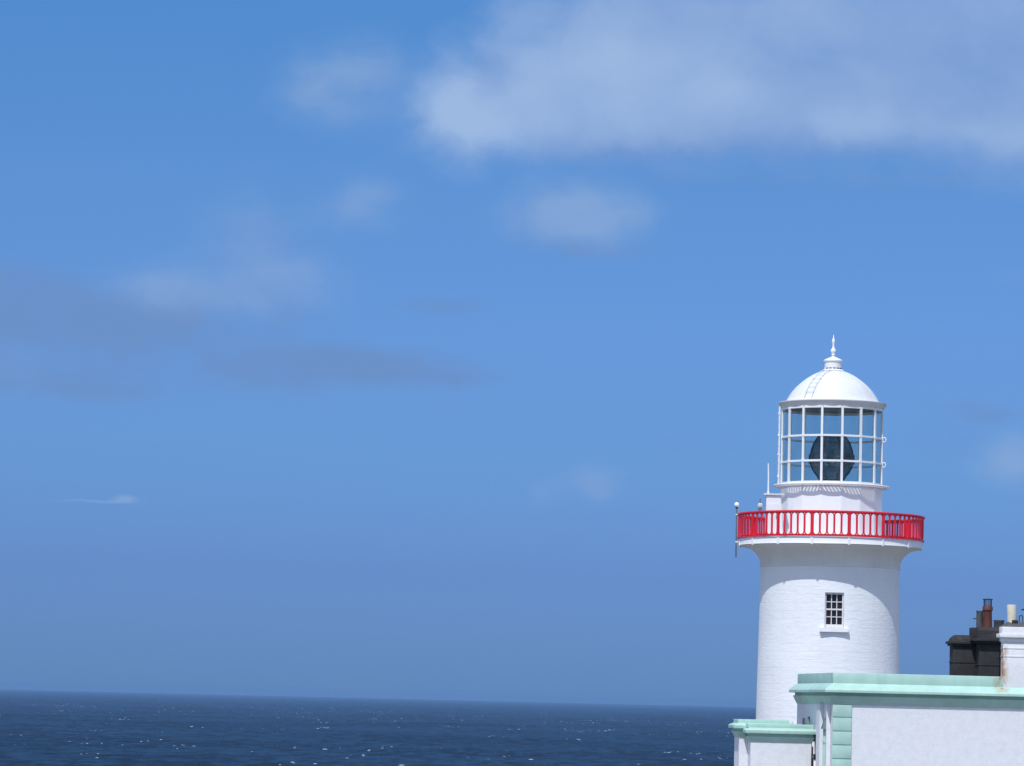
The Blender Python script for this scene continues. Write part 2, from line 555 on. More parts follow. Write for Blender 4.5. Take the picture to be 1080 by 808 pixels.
# --- red cast-iron railing
RR = 3.815
rail = bmesh.new()
lathe(rail, [(RR - .05, Z(7.755)), (RR + .055, Z(7.755)), (RR + .065, Z(7.79)), (RR + .05, Z(7.835)), (RR - .045, Z(7.842)), (RR - .06, Z(7.80)), (RR - .05, Z(7.755))], 160)
lathe(rail, [(RR - .035, Z(6.792)), (RR + .04, Z(6.792)), (RR + .04, Z(6.85)), (RR - .035, Z(6.85)), (RR - .035, Z(6.792))], 160)
railing = finish(rail, 'railing', M['red'], lh, smooth=40)
bm = bmesh.new()
rad_box(bm, 0, RR - .045, RR + .045, .050, Z(6.85), Z(7.755))
bmesh.ops.bevel(bm, geom=bm.edges[:], offset=.012, segments=2, affect='EDGES')
p0 = finish(bm, 'railing_post', M['red'], railing, smooth=40)
p0.rotation_euler = (0, 0, POSTS[0])
for ph in POSTS[1:]:
    dup(p0, railing, ph)
PW = RR * R(22.5) - 0.099
PH = 7.757 - 6.848
HWS = .103
pitch = (PW - 2 * (HWS + .018)) / 4
SX0 = -PW / 2 + HWS + .018
holes = [stadium(SX0 + pitch * k, PH / 2, HWS, .428) for k in range(5)]
for k in range(1, 5):
    for yy in (.045, PH - .045):
        holes.append(disc_loop(SX0 + pitch * (k - .5), yy, .022))
bm = plate(dense_rect(-PW / 2, PW / 2, 0, PH, .045), holes, .032)
for v in bm.verts:
    x, y, z = v.co
    v.co = pol(x / RR, RR + z, Z(6.848) + y)
bmesh.ops.recalc_face_normals(bm, faces=bm.faces)
q0 = finish(bm, 'railing_panel', M['red'], railing, smooth=30)
for k in range(1, 16):
    dup(q0, railing, R(22.5 * k))

# --- murette, the sixteen-sided base of the lantern
V16 = R(11.25)
bm = bmesh.new()
lathe(bm, [(2.13, Z(6.78)), (2.13, Z(8.93)), (2.0, Z(8.94)), (0.05, Z(8.96))], 16, V16, cap1=True)
finish(bm, 'lantern_base', M['metal_white'], lh)

# --- grated walkway round the lantern
bm = bmesh.new()
RO = 2.40
lathe(bm, [(RO - .07, Z(8.965)), (RO + .0, Z(8.985)), (RO + .015, Z(9.02)), (RO - .005, Z(9.05)), (RO - .08, Z(9.05)), (RO - .07, Z(8.965))], 128)
lathe(bm, [(2.10, Z(8.95)), (2.17, Z(8.95)), (2.17, Z(9.055)), (2.10, Z(9.055)), (2.10, Z(8.95))], 16, V16)
wk = finish(bm, 'walkway', M['metal_white'], lh, smooth=40)
def grate(phi_c, lean, both):
    bm = bmesh.new()
    half = R(11.25)
    n = Vector((sin(phi_c), -cos(phi_c), 0)); t = Vector((cos(phi_c), sin(phi_c), 0))
    zc = Z(9.02)
    r_in, r_out = 2.155 * cos(half) , RO - .05
    W = 0.50
    for sgn in ((1, -1) if both else (1,)):
        s = lean * sgn
        x = -W - .4
        while x < W + .4:
            # clip the bar to the sector
            pts = []
            for k in range(21):
                rr = r_in + (r_out - r_in) * k / 20
                xx = x + s * (rr - r_in)
                r_true = math.hypot(rr, xx)
                if abs(math.atan2(xx, rr)) <= half and r_true < RO - .03:
                    pts.append((xx, rr))
            if len(pts) >= 2:
                a = n * pts[0][1] + t * pts[0][0]; b = n * pts[-1][1] + t * pts[-1][0]
                d = b - a
                if d.length > .03:
                    ax = d.normalized(); ay = up.cross(ax)
                    obox(bm, (a + b) / 2 + up * (zc + (0.012 if sgn < 0 else 0)), ax, ay, up, d.length / 2, .036 * cos(math.atan(lean)), .009)
            x += .145
    rad_box(bm, phi_c + half, 2.16, RO - .03, .03, zc - .035, zc - .014)
    return bm
style = {0: (.75, False), 1: (.28, False), 2: (.12, False), 3: (.35, False), 15: (-.55, False), 14: (.55, False), 13: (.7, False)}
for k in range(16):
    ln, both = style.get(k, (0.8, True))
    finish(grate(R(22.5 * k), ln, both), 'grating', M['metal_white'], wk)

# --- lantern glazing bars
bm = bmesh.new()
RG = 2.10
GZ0, GZ1 = 9.055, 12.22
verts16 = [pol(V16 + R(22.5 * k), RG, 0) for k in range(16)]
for k in range(16):
    ph = V16 + R(22.5 * k)
    rad_box(bm, ph, RG - .04, RG + .035, .046, Z(GZ0), Z(GZ1))
    a, b = verts16[k], verts16[(k + 1) % 16]
    d = (b - a); ax = d.normalized(); ay = up.cross(ax)
    hl = d.length / 2 - .05
    for zc, hh in ((11.01, .040), (9.97, .040), (9.10, .04), (12.19, .05)):
        obox(bm, (a + b) / 2 + up * Z(zc), ax, ay, up, hl, .034, hh)
    for zc in (11.01, 9.97):      # small bosses where bars cross
        rad_box(bm, ph, RG - .045, RG + .048, .056, Z(zc - .056), Z(zc + .056))
lan = finish(bm, 'lantern_frame', M['metal_white'], lh)
# sixteen panes
bm = bmesh.new()
inr = RG * cos(V16)
hw = RG * sin(V16) - .05
vs = [bm.verts.new((x, -(inr), z)) for x, z in ((-hw, Z(9.14)), (hw, Z(9.14)), (hw, Z(12.14)), (-hw, Z(12.14)))]
bm.faces.new(vs)
g0 = finish(bm, 'glass_pane', M['glass'], lan)
for k in range(1, 16):
    dup(g0, lan, R(22.5 * k))
# hand-holds and outside ladder on the seaward and landward sides
bm = bmesh.new()
for ph in (R(-86), R(-79)):
    tube(bm, [pol(ph, RG + .10, Z(z)) for z in (9.05, 10.2, 11.3, 12.3)], .022, 8)
for i in range(9):
    z = 9.3 + i * .34
    tube(bm, [pol(R(-86), RG + .10, Z(z)), pol(R(-79), RG + .10, Z(z))], .016, 6)
for z in (9.4, 10.3, 11.1, 12.0):
    tube(bm, [pol(R(-86), RG, Z(z)), pol(R(-86), RG + .10, Z(z))], .028, 8)
    sphere(bm, pol(R(-86), RG + .10, Z(z)), .055)
finish(bm, 'lantern_ladder', M['metal_white'], lan, smooth=50)
for zc in (10.97, 9.93):
    bm = bmesh.new()
    ring = [pol(R(78), RG + .02 + .075 * (1 - cos(2 * pi * i / 14)), Z(zc) + .095 * sin(2 * pi * i / 14)) for i in range(15)]
    tube(bm, ring, .022, 6)
    finish(bm, 'hand_hold', M['metal_white'], lan, smooth=50)
# --- dome with eave, ladder, ventilator and finial
m_px = 145 / 3700
dprof = [(50.4, 0), (48.4, 1.8), (46.6, 5.2), (45.0, 7.7), (42.6, 10.9), (39.5, 14.6), (35.6, 18.2), (31.2, 21.8), (25.9, 25.5), (20.5, 28.6), (15.2, 30.8), (10, 32.4)]
bm = bmesh.new()
dz0 = 12.50
def dome_pt(r, h): return (r * m_px, dz0 + h * m_px * 1.045)
outer = [(2.10, 12.235), (2.115, 12.24), (2.15, 12.30), (2.225, 12.425), (2.24, 12.44), (2.24, 12.475), (2.10, 12.485)]
pr = outer + [dome_pt(a, b) for a, b in dprof]
lathe(bm, [(r, Z(z)) for r, z in pr], 128)
dome = finish(bm, 'dome', M['dome_white'], lh, smooth=28)
bm = bmesh.new()
pr = [(2.10, 12.237)] + [(r - .06, z - .03) for r, z in [dome_pt(a, b) for a, b in dprof]] 
lathe(bm, [(r, Z(z)) for r, z in pr], 64)
finish(bm, 'lining', M['lining'], dome, smooth=50)
bm = bmesh.new()
# seams: sixteen faint sheet laps
for k in range(16):
    ph = R(22.5 * k)
    pts = [pol(ph, r + .0, Z(z)) for r, z in [dome_pt(a, b) for a, b in dprof]]
    tube(bm, pts, .011, 5)
finish(bm, 'dome_seam', M['dome_white'], dome, smooth=60)
# ladder follows the dome
bm = bmesh.new()
PHL = R(-31.5)
tl = Vector((cos(PHL), sin(PHL), 0))
lad = [dome_pt(a, b) for a, b in dprof]
nrm = Vector((sin(PHL), -cos(PHL), 0))
def lad_pt(r, z, s): return nrm * (r + .05) + tl * s + up * (Z(z) + .025)
hwid = .175
for s in (-hwid, hwid):
    tube(bm, [lad_pt(r, z, s) for r, z in lad[1:]], .012, 6)
tot = [(lad[i], lad[i + 1]) for i in range(1, len(lad) - 1)]
fine = []
for a, b in tot:
    for i in range(10):
        fine.append((a[0] + (b[0] - a[0]) * i / 10, a[1] + (b[1] - a[1]) * i / 10))
acc = 0; last = fine[0]
for q in fine[1:]:
    acc += math.hypot(q[0] - last[0], q[1] - last[1]); last = q
    if acc > .26:
        acc = 0
        tube(bm, [lad_pt(q[0], q[1], -hwid), lad_pt(q[0], q[1], hwid)], .008, 6)
for i in (3, 7, 10):
    r, z = lad[i]
    for s in (-hwid, hwid):
        tube(bm, [nrm * (r - .02) + tl * s + up * Z(z), lad_pt(r, z, s)], .02, 6)
finish(bm, 'dome_ladder', M['lid_grey'], dome, smooth=60)
# ventilator
bm = bmesh.new()
lathe(bm, [(r, Z(z)) for r, z in [(.47, 13.82), (.43, 13.87), (.36, 13.91), (.36, 14.20), (.40, 14.22), (.405, 14.27), (.385, 14.29), (.30, 14.33), (.18, 14.385), (.075, 14.43), (.05, 14.45)]], 48, cap1=True)
vent = finish(bm, 'ventilator', M['metal_white'], dome, smooth=30)
bm = bmesh.new()
for k in range(5):
    ph = R(-50 + 25 * k + 8)
    rad_box(bm, ph, .34, .375, .06, Z(13.885), Z(13.945))
finish(bm, 'vent_hole', M['black_metal'], vent)
bm = bmesh.new()
lathe(bm, [(r, Z(z)) for r, z in [(.045, 14.43), (.05, 14.47), (.085, 14.50), (.07, 14.54), (.09, 14.58), (.115, 14.64), (.115, 14.69), (.085, 14.75), (.05, 14.80), (.042, 14.86), (.045, 14.95), (.06, 15.02), (.068, 15.09), (.055, 15.15), (.03, 15.20), (.022, 15.27), (.006, 15.36)]], 20, cap0=True, cap1=True)
finish(bm, 'finial', M['metal_white'], dome, smooth=50)

# --- the optic inside the lantern
bm = bmesh.new()
sil = [(a_ * .97, b_) for a_, b_ in [(12.0, 11.13), (15.5, 11.05), (19.5, 10.80), (22.0, 10.52), (23.2, 10.27), (23.2, 10.03), (21.5, 9.82), (18.3, 9.60), (14.0, 9.40), (11.5, 9.27)]]
prof = []
for (ra, za), (rb, zb) in zip(sil, sil[1:]):
    n = max(1, int(abs(za - zb) / .075))
    for i in range(n):
        t = i / n
        r = (ra + (rb - ra) * t) * m_px / .924
        z = za + (zb - za) * t
        t2 = (i + .75) / n
        r2 = (ra + (rb - ra) * t2) * m_px / .924
        z2 = za + (zb - za) * t2
        prof += [(r - .022, z), (r2 + .022, z2)]
prof.append((11.5 * m_px / .924, 9.27))
lathe(bm, [(r, Z(z)) for r, z in prof], 8, R(22.5), cap0=True, cap1=True)
bmesh.ops.recalc_face_normals(bm, faces=bm.faces)
lens = finish(bm, 'lens', M['lens'], lh)
bm = bmesh.new()
for k in range(8):
    ph = R(22.5 + 45 * k)
    tube(bm, [pol(ph, (r * m_px / .924) + .012, Z(z)) for r, z in sil], .022, 6)
for r, z in ((12.2, 11.13), (23.6, 10.15), (12.2, 9.29)):
    lathe(bm, [(r * m_px / .924 + a, Z(z) + b) for a, b in ((-.03, -.02), (.025, -.02), (.025, .02), (-.03, .02), (-.03, -.02))], 8, R(22.5))
# bull's eye in the middle of every face
for k in range(8):
    ph = R(45 * k)
    nn = Vector((sin(ph), -cos(ph), 0)); tt = Vector((cos(ph), sin(ph), 0))
    c = nn * (23.2 * m_px / .924 * cos(R(22.5)) + .02) + up * Z(10.15)
    tube(bm, [c + (tt * cos(2 * pi * i / 16) + up * sin(2 * pi * i / 16)) * .2 for i in range(17)], .018, 5, cap=False)
finish(bm, 'lens_frame', M['bronze'], lens, smooth=60)
bm = bmesh.new()
lathe(bm, [(.75, Z(8.96)), (.75, Z(9.02)), (.34, Z(9.06)), (.32, Z(9.2)), (.55, Z(9.25)), (.55, Z(9.28))], 24, cap1=True)
for k in range(8):
    ph = R(22.5 + 45 * k)
    tube(bm, [pol(ph, .80, Z(8.97)), pol(ph, .52, Z(9.27)), pol(ph, .74, Z(9.62))], .03, 6)
finish(bm, 'pedestal', M['bronze'], lens, smooth=40)

# =================================================================== fittings on the gallery
cab = empty('cabinet', (TX - 2.52, TY - 1.55, BASE + Z(6.79)))
tag(cab, 'small white metal cabinet with a flat grey lid on the lighthouse gallery', 'cabinet')
bm = bmesh.new()
hC = 8.50 - 6.79
vsq = [(-.29, -.27), (.30, -.27), (.30, .27), (-.29, .27)]
b0 = [bm.verts.new((x + (.12 if x > 0 else 0), y, 0)) for x, y in vsq]
b1 = [bm.verts.new((x, y, hC)) for x, y in vsq]
for i in range(4):
    bm.faces.new((b0[i], b0[(i + 1) % 4], b1[(i + 1) % 4], b1[i]))
bm.faces.new(list(reversed(b0))); bm.faces.new(b1)
bmesh.ops.bevel(bm, geom=bm.edges[:], offset=.015, segments=2, affect='EDGES')
finish(bm, 'body', M['metal_white'], cab, smooth=40)
bm = bmesh.new(); box(bm, -.40, .43, -.34, .34, hC + .002, hC + .075, .015)
finish(bm, 'lid', M['lid_grey'], cab, smooth=40)
bm = bmesh.new(); box(bm, -.22, .22, -.292, -.271, .12, hC - .35, .004)
dr = finish(bm, 'door', M['metal_white'], cab)
bm = bmesh.new(); box(bm, .12, .15, -.325, -.2925, .75, .92)
finish(bm, 'handle', M['grey_metal'], dr)

ant = empty('antenna', (TX - 2.72, TY - 1.55, BASE + Z(8.577)))
tag(ant, 'thin white whip antenna standing upright on the lid of the gallery cabinet', 'antenna')
bm = bmesh.new()
tube(bm, [(0, 0, 0), (0, 0, .10)], .05, 12)
tube(bm, [(0, 0, .08), (0, 0, .7), (-.015, 0, 1.25)], [.036, .033, .026], 10)
finish(bm, 'rod', M['metal_white'], ant, smooth=50)

sen = empty('gallery_lamp', (TX - 3.09, TY - 2.235, BASE + Z(7.845)))
tag(sen, 'small grey lamp with a glass neck standing on the red railing beside the cabinet', 'lamp')
bm = bmesh.new()
lathe(bm, [(.075, 0), (.075, .10), (.05, .12)], 16, cap0=True, cap1=True)
finish(bm, 'lamp_base', M['grey_metal'], sen, smooth=40)
bm = bmesh.new()
lathe(bm, [(.085, .12), (.11, .18), (.10, .26), (.05, .30)], 16, cap0=True, cap1=True)
finish(bm, 'lamp_head', M['lid_grey'], sen, smooth=40)
bm = bmesh.new()
tube(bm, [(0, 0, .28), (0, 0, .47)], .028, 10)
finish(bm, 'lamp_cap', M['grey_metal'], sen, smooth=40)

gl = empty('globe_light', (TX - 3.905, TY - .12, BASE + Z(6.0)))
tag(gl, 'white ball light on a thin dark pole clamped outside the red gallery railing', 'light')
bm = bmesh.new()
tube(bm, [(0, 0, 0.0), (0, 0, .55)], .034, 10)
tube(bm, [(0, 0, .55), (0, 0, 2.06)], .026, 10)
gp = finish(bm, 'pole', M['grey_metal'], gl, smooth=40)
for z in (.62, 1.75):
    bm = bmesh.new()
    box(bm, -.03, .12, -.03, .03, z, z + .05)
    finish(bm, 'clamp', M['metal_white'], gl)
bm = bmesh.new()
lathe(bm, [(.05, 2.02), (.06, 2.06), (.045, 2.09)], 14, cap0=True, cap1=True)
finish(bm, 'collar', M['black_metal'], gl, smooth=40)
bm = bmesh.new(); sphere(bm, Vector((0, 0, 2.175)), .105, 24, 16)
finish(bm, 'globe', M['globe'], gl, smooth=60)

# =================================================================== KEEPER'S HOUSE
AH = R(3.5)
hs = empty('house', (9.317, 100.0, BASE), AH)
tag(hs, 'flat-roofed white house with a mint green cornice, parapet and quoins in front of the lighthouse', 'house')
HX, HY = 13.0, 7.0
WT = Z(0.05)         # underside of the cornice
def ext_profile(bm, prof, x0, x1, y0, y1, left=True):
    """run a (overhang, height) profile round three sides: left, front, right (mitred corners)"""
    def ring(o): return [(x0 - o, y1), (x0 - o, y0 - o), (x1 + o, y0 - o), (x1 + o, y1)]
    prev = None
    for o, z in prof:
        cur = [bm.verts.new((x, y, z)) for x, y in ring(o)]
        if prev:
            for i in range(3):
                bm.faces.new((prev[i], prev[i + 1], cur[i + 1], cur[i]))
        prev = cur
# front and right walls
bm = bmesh.new()
box(bm, 0, HX, 0, .4, -.6, WT)
box(bm, HX - .4, HX, .4, HY, -.6, WT)
box(bm, .4, HX - .4, HY - .4, HY, -.6, WT)
finish(bm, 'wall', M['render_white'], hs)
# side wall with two tall openings
def LZ(z): return Z(z)
ops = [(2.35, 3.05, LZ(-2.05), LZ(-.36)), (5.35, 5.95, LZ(-2.05), LZ(-.32))]
bm = plate([(.402, -.6), (HY - .002, -.6), (HY - .002, WT), (.402, WT)], [[(a, c), (b, c), (b, d), (a, d)] for a, b, c, d in ops], .4)
for v in bm.verts:
    a, b, c = v.co
    v.co = Vector((.2 + c, a, b))
bmesh.ops.recalc_face_normals(bm, faces=bm.faces)
finish(bm, 'side_wall', M['render_white'], hs)
for a, b, c, d in ops:
    bm = bmesh.new()
    x0, x1 = .004, .07
    box(bm, x0, x1, a + .003, a + .07, c + .003, d - .003)
    box(bm, x0, x1, b - .07, b - .003, c + .003, d - .003)
    box(bm, x0, x1, a + .07, b - .07, d - .07, d - .003)
    box(bm, x0, x1, a + .07, b - .07, c + .003, c + .08)
    box(bm, .012, x1, a + .07, b - .07, (c + d) / 2 - .03, (c + d) / 2 + .03)
    sw = finish(bm, 'side_window', M['metal_white'], hs)
    bm = bmesh.new(); box(bm, .030, .040, a + .02, b - .02, c + .02, d - .02)
    finish(bm, 'pane', M['dark_pane'], sw)
# pilaster strips on the side wall
bm = bmesh.new()
box(bm, -.12, -.002, .30, .42, -.6, WT - .002, .01)
finish(bm, 'pilaster', M['render_white'], hs)
bm = bmesh.new()
box(bm, -.12, -.002, 1.6, 2.25, -.6, WT - .002, .01)
finish(bm, 'pilaster', M['render_white'], hs)
# cornice
M['mint_stained'] = with_rust('mint', 'mint_paint_rust_marked', (4.83, 0.30, Z(1.02), Z(0.36), 1.0))
bm = bmesh.new()
cprof = [(0.0, .048), (.03, .05), (.035, .085), (.06, .12), (.085, .17), (.10, .215), (.125, .255), (.13, .283), (.075, .290), (.075, .372), (.248, .374), (.258, .385), (.258, .445), (.24, .47), (.17, .53), (.085, .59), (-.01, .645)]
ext_profile(bm, [(o, Z(z)) for o, z in cprof], 0, HX, 0, HY)
box(bm, .005, HX - .005, .005, HY, Z(.055), Z(.56))
bmesh.ops.recalc_face_normals(bm, faces=bm.faces)
finish(bm, 'cornice', M['mint_stained'], hs, smooth=25)
# parapet (blocking course)
bm = bmesh.new()
box(bm, 0, HX, 0, .36, Z(.635), Z(.939), .02)
box(bm, 0, .36, .361, HY, Z(.635), Z(.939), .02)
box(bm, HX - .36, HX, .361, HY, Z(.635), Z(.939), .02)
box(bm, .361, HX - .361, HY - .36, HY, Z(.635), Z(.939), .02)
finish(bm, 'parapet', M['mint_stained'], hs, smooth=40)
bm = bmesh.new(); box(bm, .37, HX - .37, .37, HY - .37, Z(.562), Z(.60))
finish(bm, 'roof', M['felt_roof'], hs)
# quoins: rusticated strip at the corner
bm = bmesh.new()
z = Z(-.385 + .01)
zt = Z(.045)
first = True
while zt > -.3:
    zb = zt - (.37 if first else .39)
    box(bm, 0.0, .545, -.045, -.002, zb + .014, zt - .014, .012)
    box(bm, .008, .537, -.022, -.001, zb - .014, zb + .014)
    zt = zb; first = False
finish(bm, 'quoin', M['mint'], hs, smooth=40)
# green downpipes with hopper heads on the side wall
def downpipe(y, ztop):
    bm = bmesh.new()
    tube(bm, [(-.06, y, -.5), (-.06, y, ztop - .31)], .05, 12)
    for k in range(4):
        z = ztop - .7 - k * 1.0
        box(bm, -.115, -.002, y - .065, y + .065, z, z + .06)
    dp = finish(bm, 'downpipe', M['mint'], hs, smooth=40)
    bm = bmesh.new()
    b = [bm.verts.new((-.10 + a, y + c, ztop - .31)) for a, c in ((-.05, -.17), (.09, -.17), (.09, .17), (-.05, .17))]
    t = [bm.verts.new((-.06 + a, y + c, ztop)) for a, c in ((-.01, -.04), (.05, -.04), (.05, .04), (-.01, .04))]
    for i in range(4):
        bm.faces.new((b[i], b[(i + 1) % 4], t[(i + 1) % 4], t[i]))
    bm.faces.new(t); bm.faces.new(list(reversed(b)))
    finish(bm, 'hopper', M['shaded_green'], dp)
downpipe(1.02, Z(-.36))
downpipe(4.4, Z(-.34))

# --- chimneys on the roof (positions in house space)
def to_h(X, Y):
    dx, dy = X - 9.317, Y - 100.0
    return dx * cos(AH) + dy * sin(AH), -dx * sin(AH) + dy * cos(AH)

def stack(parent, x0, x1, y0, y1, zb, zl, zt, mat, over=.10, band=None, name='chimney'):
    """chimney stack: body, oversailing ledge, sloped flaunching"""
    bm = bmesh.new()
    box(bm, x0, x1, y0, y1, zb, zl, .012)
    o = over
    box(bm, x0 - o * .55, x1 + o * .55, y0 - o * .55, y1 + o * .55, zl + .001, zl + .06, .01)
    box(bm, x0 - o, x1 + o, y0 - o, y1 + o, zl + .062, zl + .14, .015)
    b = [bm.verts.new((x, y, zl + .141)) for x, y in ((x0 - .04, y0 - .04), (x1 + .04, y0 - .04), (x1 + .04, y1 + .04), (x0 - .04, y1 + .04))]
    s = .10
    t1 = [bm.verts.new((x, y, zt - .10)) for x, y in ((x0 - .01, y0 - .01), (x1 + .01, y0 - .01), (x1 + .01, y1 + .01), (x0 - .01, y1 + .01))]
    t = [bm.verts.new((x, y, zt)) for x, y in ((x0 + s, y0 + s), (x1 - s, y0 + s), (x1 - s, y1 - s), (x0 + s, y1 - s))]
    for A, B in ((b, t1), (t1, t)):
        for i in range(4):
            bm.faces.new((A[i], A[(i + 1) % 4], B[(i + 1) % 4], B[i]))
    bm.faces.new(t)
    if band:
        for zz in band:
            box(bm, x0 - .018, x1 + .018, y0 - .018, y1 + .018, zz, zz + .035, .006)
    return finish(bm, name, mat, parent, smooth=30)

RZ = Z(.601)
xA0, yA = to_h(13.39, 105.3); xA1, _ = to_h(14.15, 105.3)
cA = stack(hs, xA0, xA1, yA, yA + .55, RZ, Z(1.87), Z(2.20), M['black_stone'], .11, [Z(1.37)])
cA['label'] = 'lower black chimney stack at the left'
xB0, yB = to_h(14.10, 104.8); xB1, _ = to_h(14.72, 104.8)
cB = stack(hs, xB0, xB1, yB, yB + .70, RZ, Z(1.955), Z(2.44), M['black_stone'], .19, [Z(1.30)])
cB['label'] = 'taller black chimney stack carrying a red clay pot'
# plinth and pots on the taller stack
px, py = (to_h(14.385, 105.1))
bm = bmesh.new()
lathe(bm, [(.145, Z(2.42)), (.125, Z(2.90)), (.135, Z(2.93)), (.155, Z(2.95)), (.155, Z(3.04)), (.135, Z(3.07)), (.135, Z(3.09)), (.10, Z(3.09)), (.10, Z(2.8))], 28)
for v in bm.verts: v.co += Vector((px, py, 0))
pot = finish(bm, 'chimney_pot', M['terracotta'], cB, smooth=40)
bm = bmesh.new()
for k in range(8):
    a = 2 * pi * k / 8
    tube(bm, [(px + .115 * cos(a), py + .115 * sin(a), Z(3.07)), (px + .115 * cos(a), py + .115 * sin(a), Z(3.27))], .011, 5)
lathe_b = bmesh.new()
lathe(bm, [(.155, Z(3.265)), (.155, Z(3.285)), (.02, Z(3.30)), (.02, Z(3.265)), (.155, Z(3.265))], 20)
for v in bm.verts:
    pass
lathe_b.free()
# the cowl's disc was spun about the house origin: move those verts over the pot
for v in bm.verts:
    if math.hypot(v.co.x, v.co.y) < .2:
        v.co += Vector((px, py, 0))
finish(bm, 'cowl', M['black_metal'], cB)
bx, by = to_h(14.185, 105.35)
bm = bmesh.new()
lathe(bm, [(.105, Z(2.40)), (.10, Z(2.88)), (.11, Z(2.90)), (.11, Z(2.94)), (.08, Z(2.94)), (.08, Z(2.7))], 20)
for v in bm.verts: v.co += Vector((bx, by, 0))
tube(bm, [(bx - .2, by, Z(2.70)), (bx, by, Z(2.70))], .02, 6)
finish(bm, 'flue', M['grey_slab'], cB, smooth=40)
bm = bmesh.new()
xP, yP = to_h(13.94, 105.2)
box(bm, xP, xP + .3, yP, yP + .45, Z(2.02), Z(2.43), .02)
finish(bm, 'side_block', M['black_stone'], cB, smooth=40)
# stack behind, between the black and the white ones
xC0, yC = to_h(14.64, 105.75); xC1, _ = to_h(15.6, 105.75)
cC = stack(hs, xC0, xC1, yC, yC + .7, RZ, Z(1.9), Z(2.36), M['black_stone'], .08)
cC['label'] = 'dark chimney stack half hidden behind the white one'
bm = bmesh.new()
lathe(bm, [(.16, Z(2.34)), (.15, Z(2.62)), (.165, Z(2.64)), (.165, Z(2.69)), (.12, Z(2.69)), (.12, Z(2.5))], 24)
for v in bm.verts: v.co += Vector((xC0 + .24, yC + .3, 0))
finish(bm, 'chimney_pot', M['grey_slab'], cC, smooth=40)

# white chimney rising from the front wall
M['white_rust'] = mat_roughcast('roughcast_rust_marked', (0.76, 0.76, 0.775), rust=(4.86, 0.22, Z(1.85), Z(0.55), 1.0))
wx0, _ = to_h(14.185, 100.35)
wx1 = wx0 + 1.45
wd_ = .34
bm = bmesh.new()
box(bm, wx0, wx1, -.014, wd_, Z(.60), Z(1.93), .008)
box(bm, wx0 - .012, wx1 + .012, -.026, wd_ + .012, Z(1.50), Z(1.535), .006)
box(bm, wx0 - .012, wx1 + .012, -.026, wd_ + .012, Z(1.735), Z(1.77), .006)
box(bm, wx0 - .04, wx1 + .04, -.054, wd_ + .04, Z(1.931), Z(2.05), .03)
box(bm, wx0 - .12, wx1 + .12, -.134, wd_ + .12, Z(2.052), Z(2.165), .02)
box(bm, wx0 - .05, wx1 + .05, -.064, wd_ + .05, Z(2.166), Z(2.36), .02)
cW = finish(bm, 'chimney', M['white_rust'], hs, smooth=40)
cW['label'] = 'white chimney stack with rust marks rising from the front parapet'
bm = bmesh.new()
b = [bm.verts.new((x, y, Z(2.361))) for x, y in ((wx0 - .04, -.05), (wx1 + .04, -.05), (wx1 + .04, wd_ + .04), (wx0 - .04, wd_ + .04))]
t = [bm.verts.new((x, y, Z(2.50))) for x, y in ((wx0 + .14, .08), (wx1 - .14, .08), (wx1 - .14, .27), (wx0 + .14, .27))]
for i in range(4): bm.faces.new((b[i], b[(i + 1) % 4], t[(i + 1) % 4], t[i]))
bm.faces.new(t)
finish(bm, 'flaunching', M['grey_slab'], cW)
qx, qy = wx0 + .275, .17
bm = bmesh.new()
lathe(bm, [(.130, Z(2.48)), (.132, Z(2.74)), (.135, Z(2.97)), (.130, Z(2.995)), (.105, Z(2.99)), (.10, Z(2.7))], 24)
for v in bm.verts: v.co += Vector((qx - (v.co.z - Z(2.48)) * .03, qy, 0))
finish(bm, 'chimney_pot', M['pot_white'], cW, smooth=45)
bm = bmesh.new()
box(bm, qx - .03, qx + .15, qy - .14, qy - .02, Z(2.47), Z(2.56), .02)
finish(bm, 'mortar_collar', M['black_stone'], cW, smooth=40)
bm = bmesh.new()
hx = wx0 + .525
pts = [(hx - .05, qy - .05, Z(2.44)), (hx - .05, qy - .05, Z(2.64))] + [(hx + .05 * cos(pi - pi * i / 8), qy - .05, Z(2.64) + .055 * sin(pi * i / 8)) for i in range(1, 9)] + [(hx + .05, qy - .05, Z(2.44))]
tube(bm, pts, .013, 6)
finish(bm, 'wire_hoop', M['black_metal'], cW, smooth=60)

# television aerial beyond the white chimney
ax_, ay_ = 15.02, 101.6
ae = empty('television_aerial', (ax_, ay_, BASE + RZ))
tag(ae, 'dark rooftop aerial whose arm tip shows right of the white chimney pot', 'aerial')
bm = bmesh.new()
tube(bm, [(0, 0, 0), (0, 0, 2.45)], .02, 8)
finish(bm, 'mast', M['grey_metal'], ae, smooth=40)
bm = bmesh.new()
tube(bm, [(-.14, 0, 2.29), (.75, .1, 2.29)], .018, 6)
for k in range(7):
    tube(bm, [(-.08 + .12 * k, -.18, 2.31), (-.08 + .12 * k, .2, 2.31)], .008, 5)
finish(bm, 'arm', M['black_metal'], ae, smooth=40)

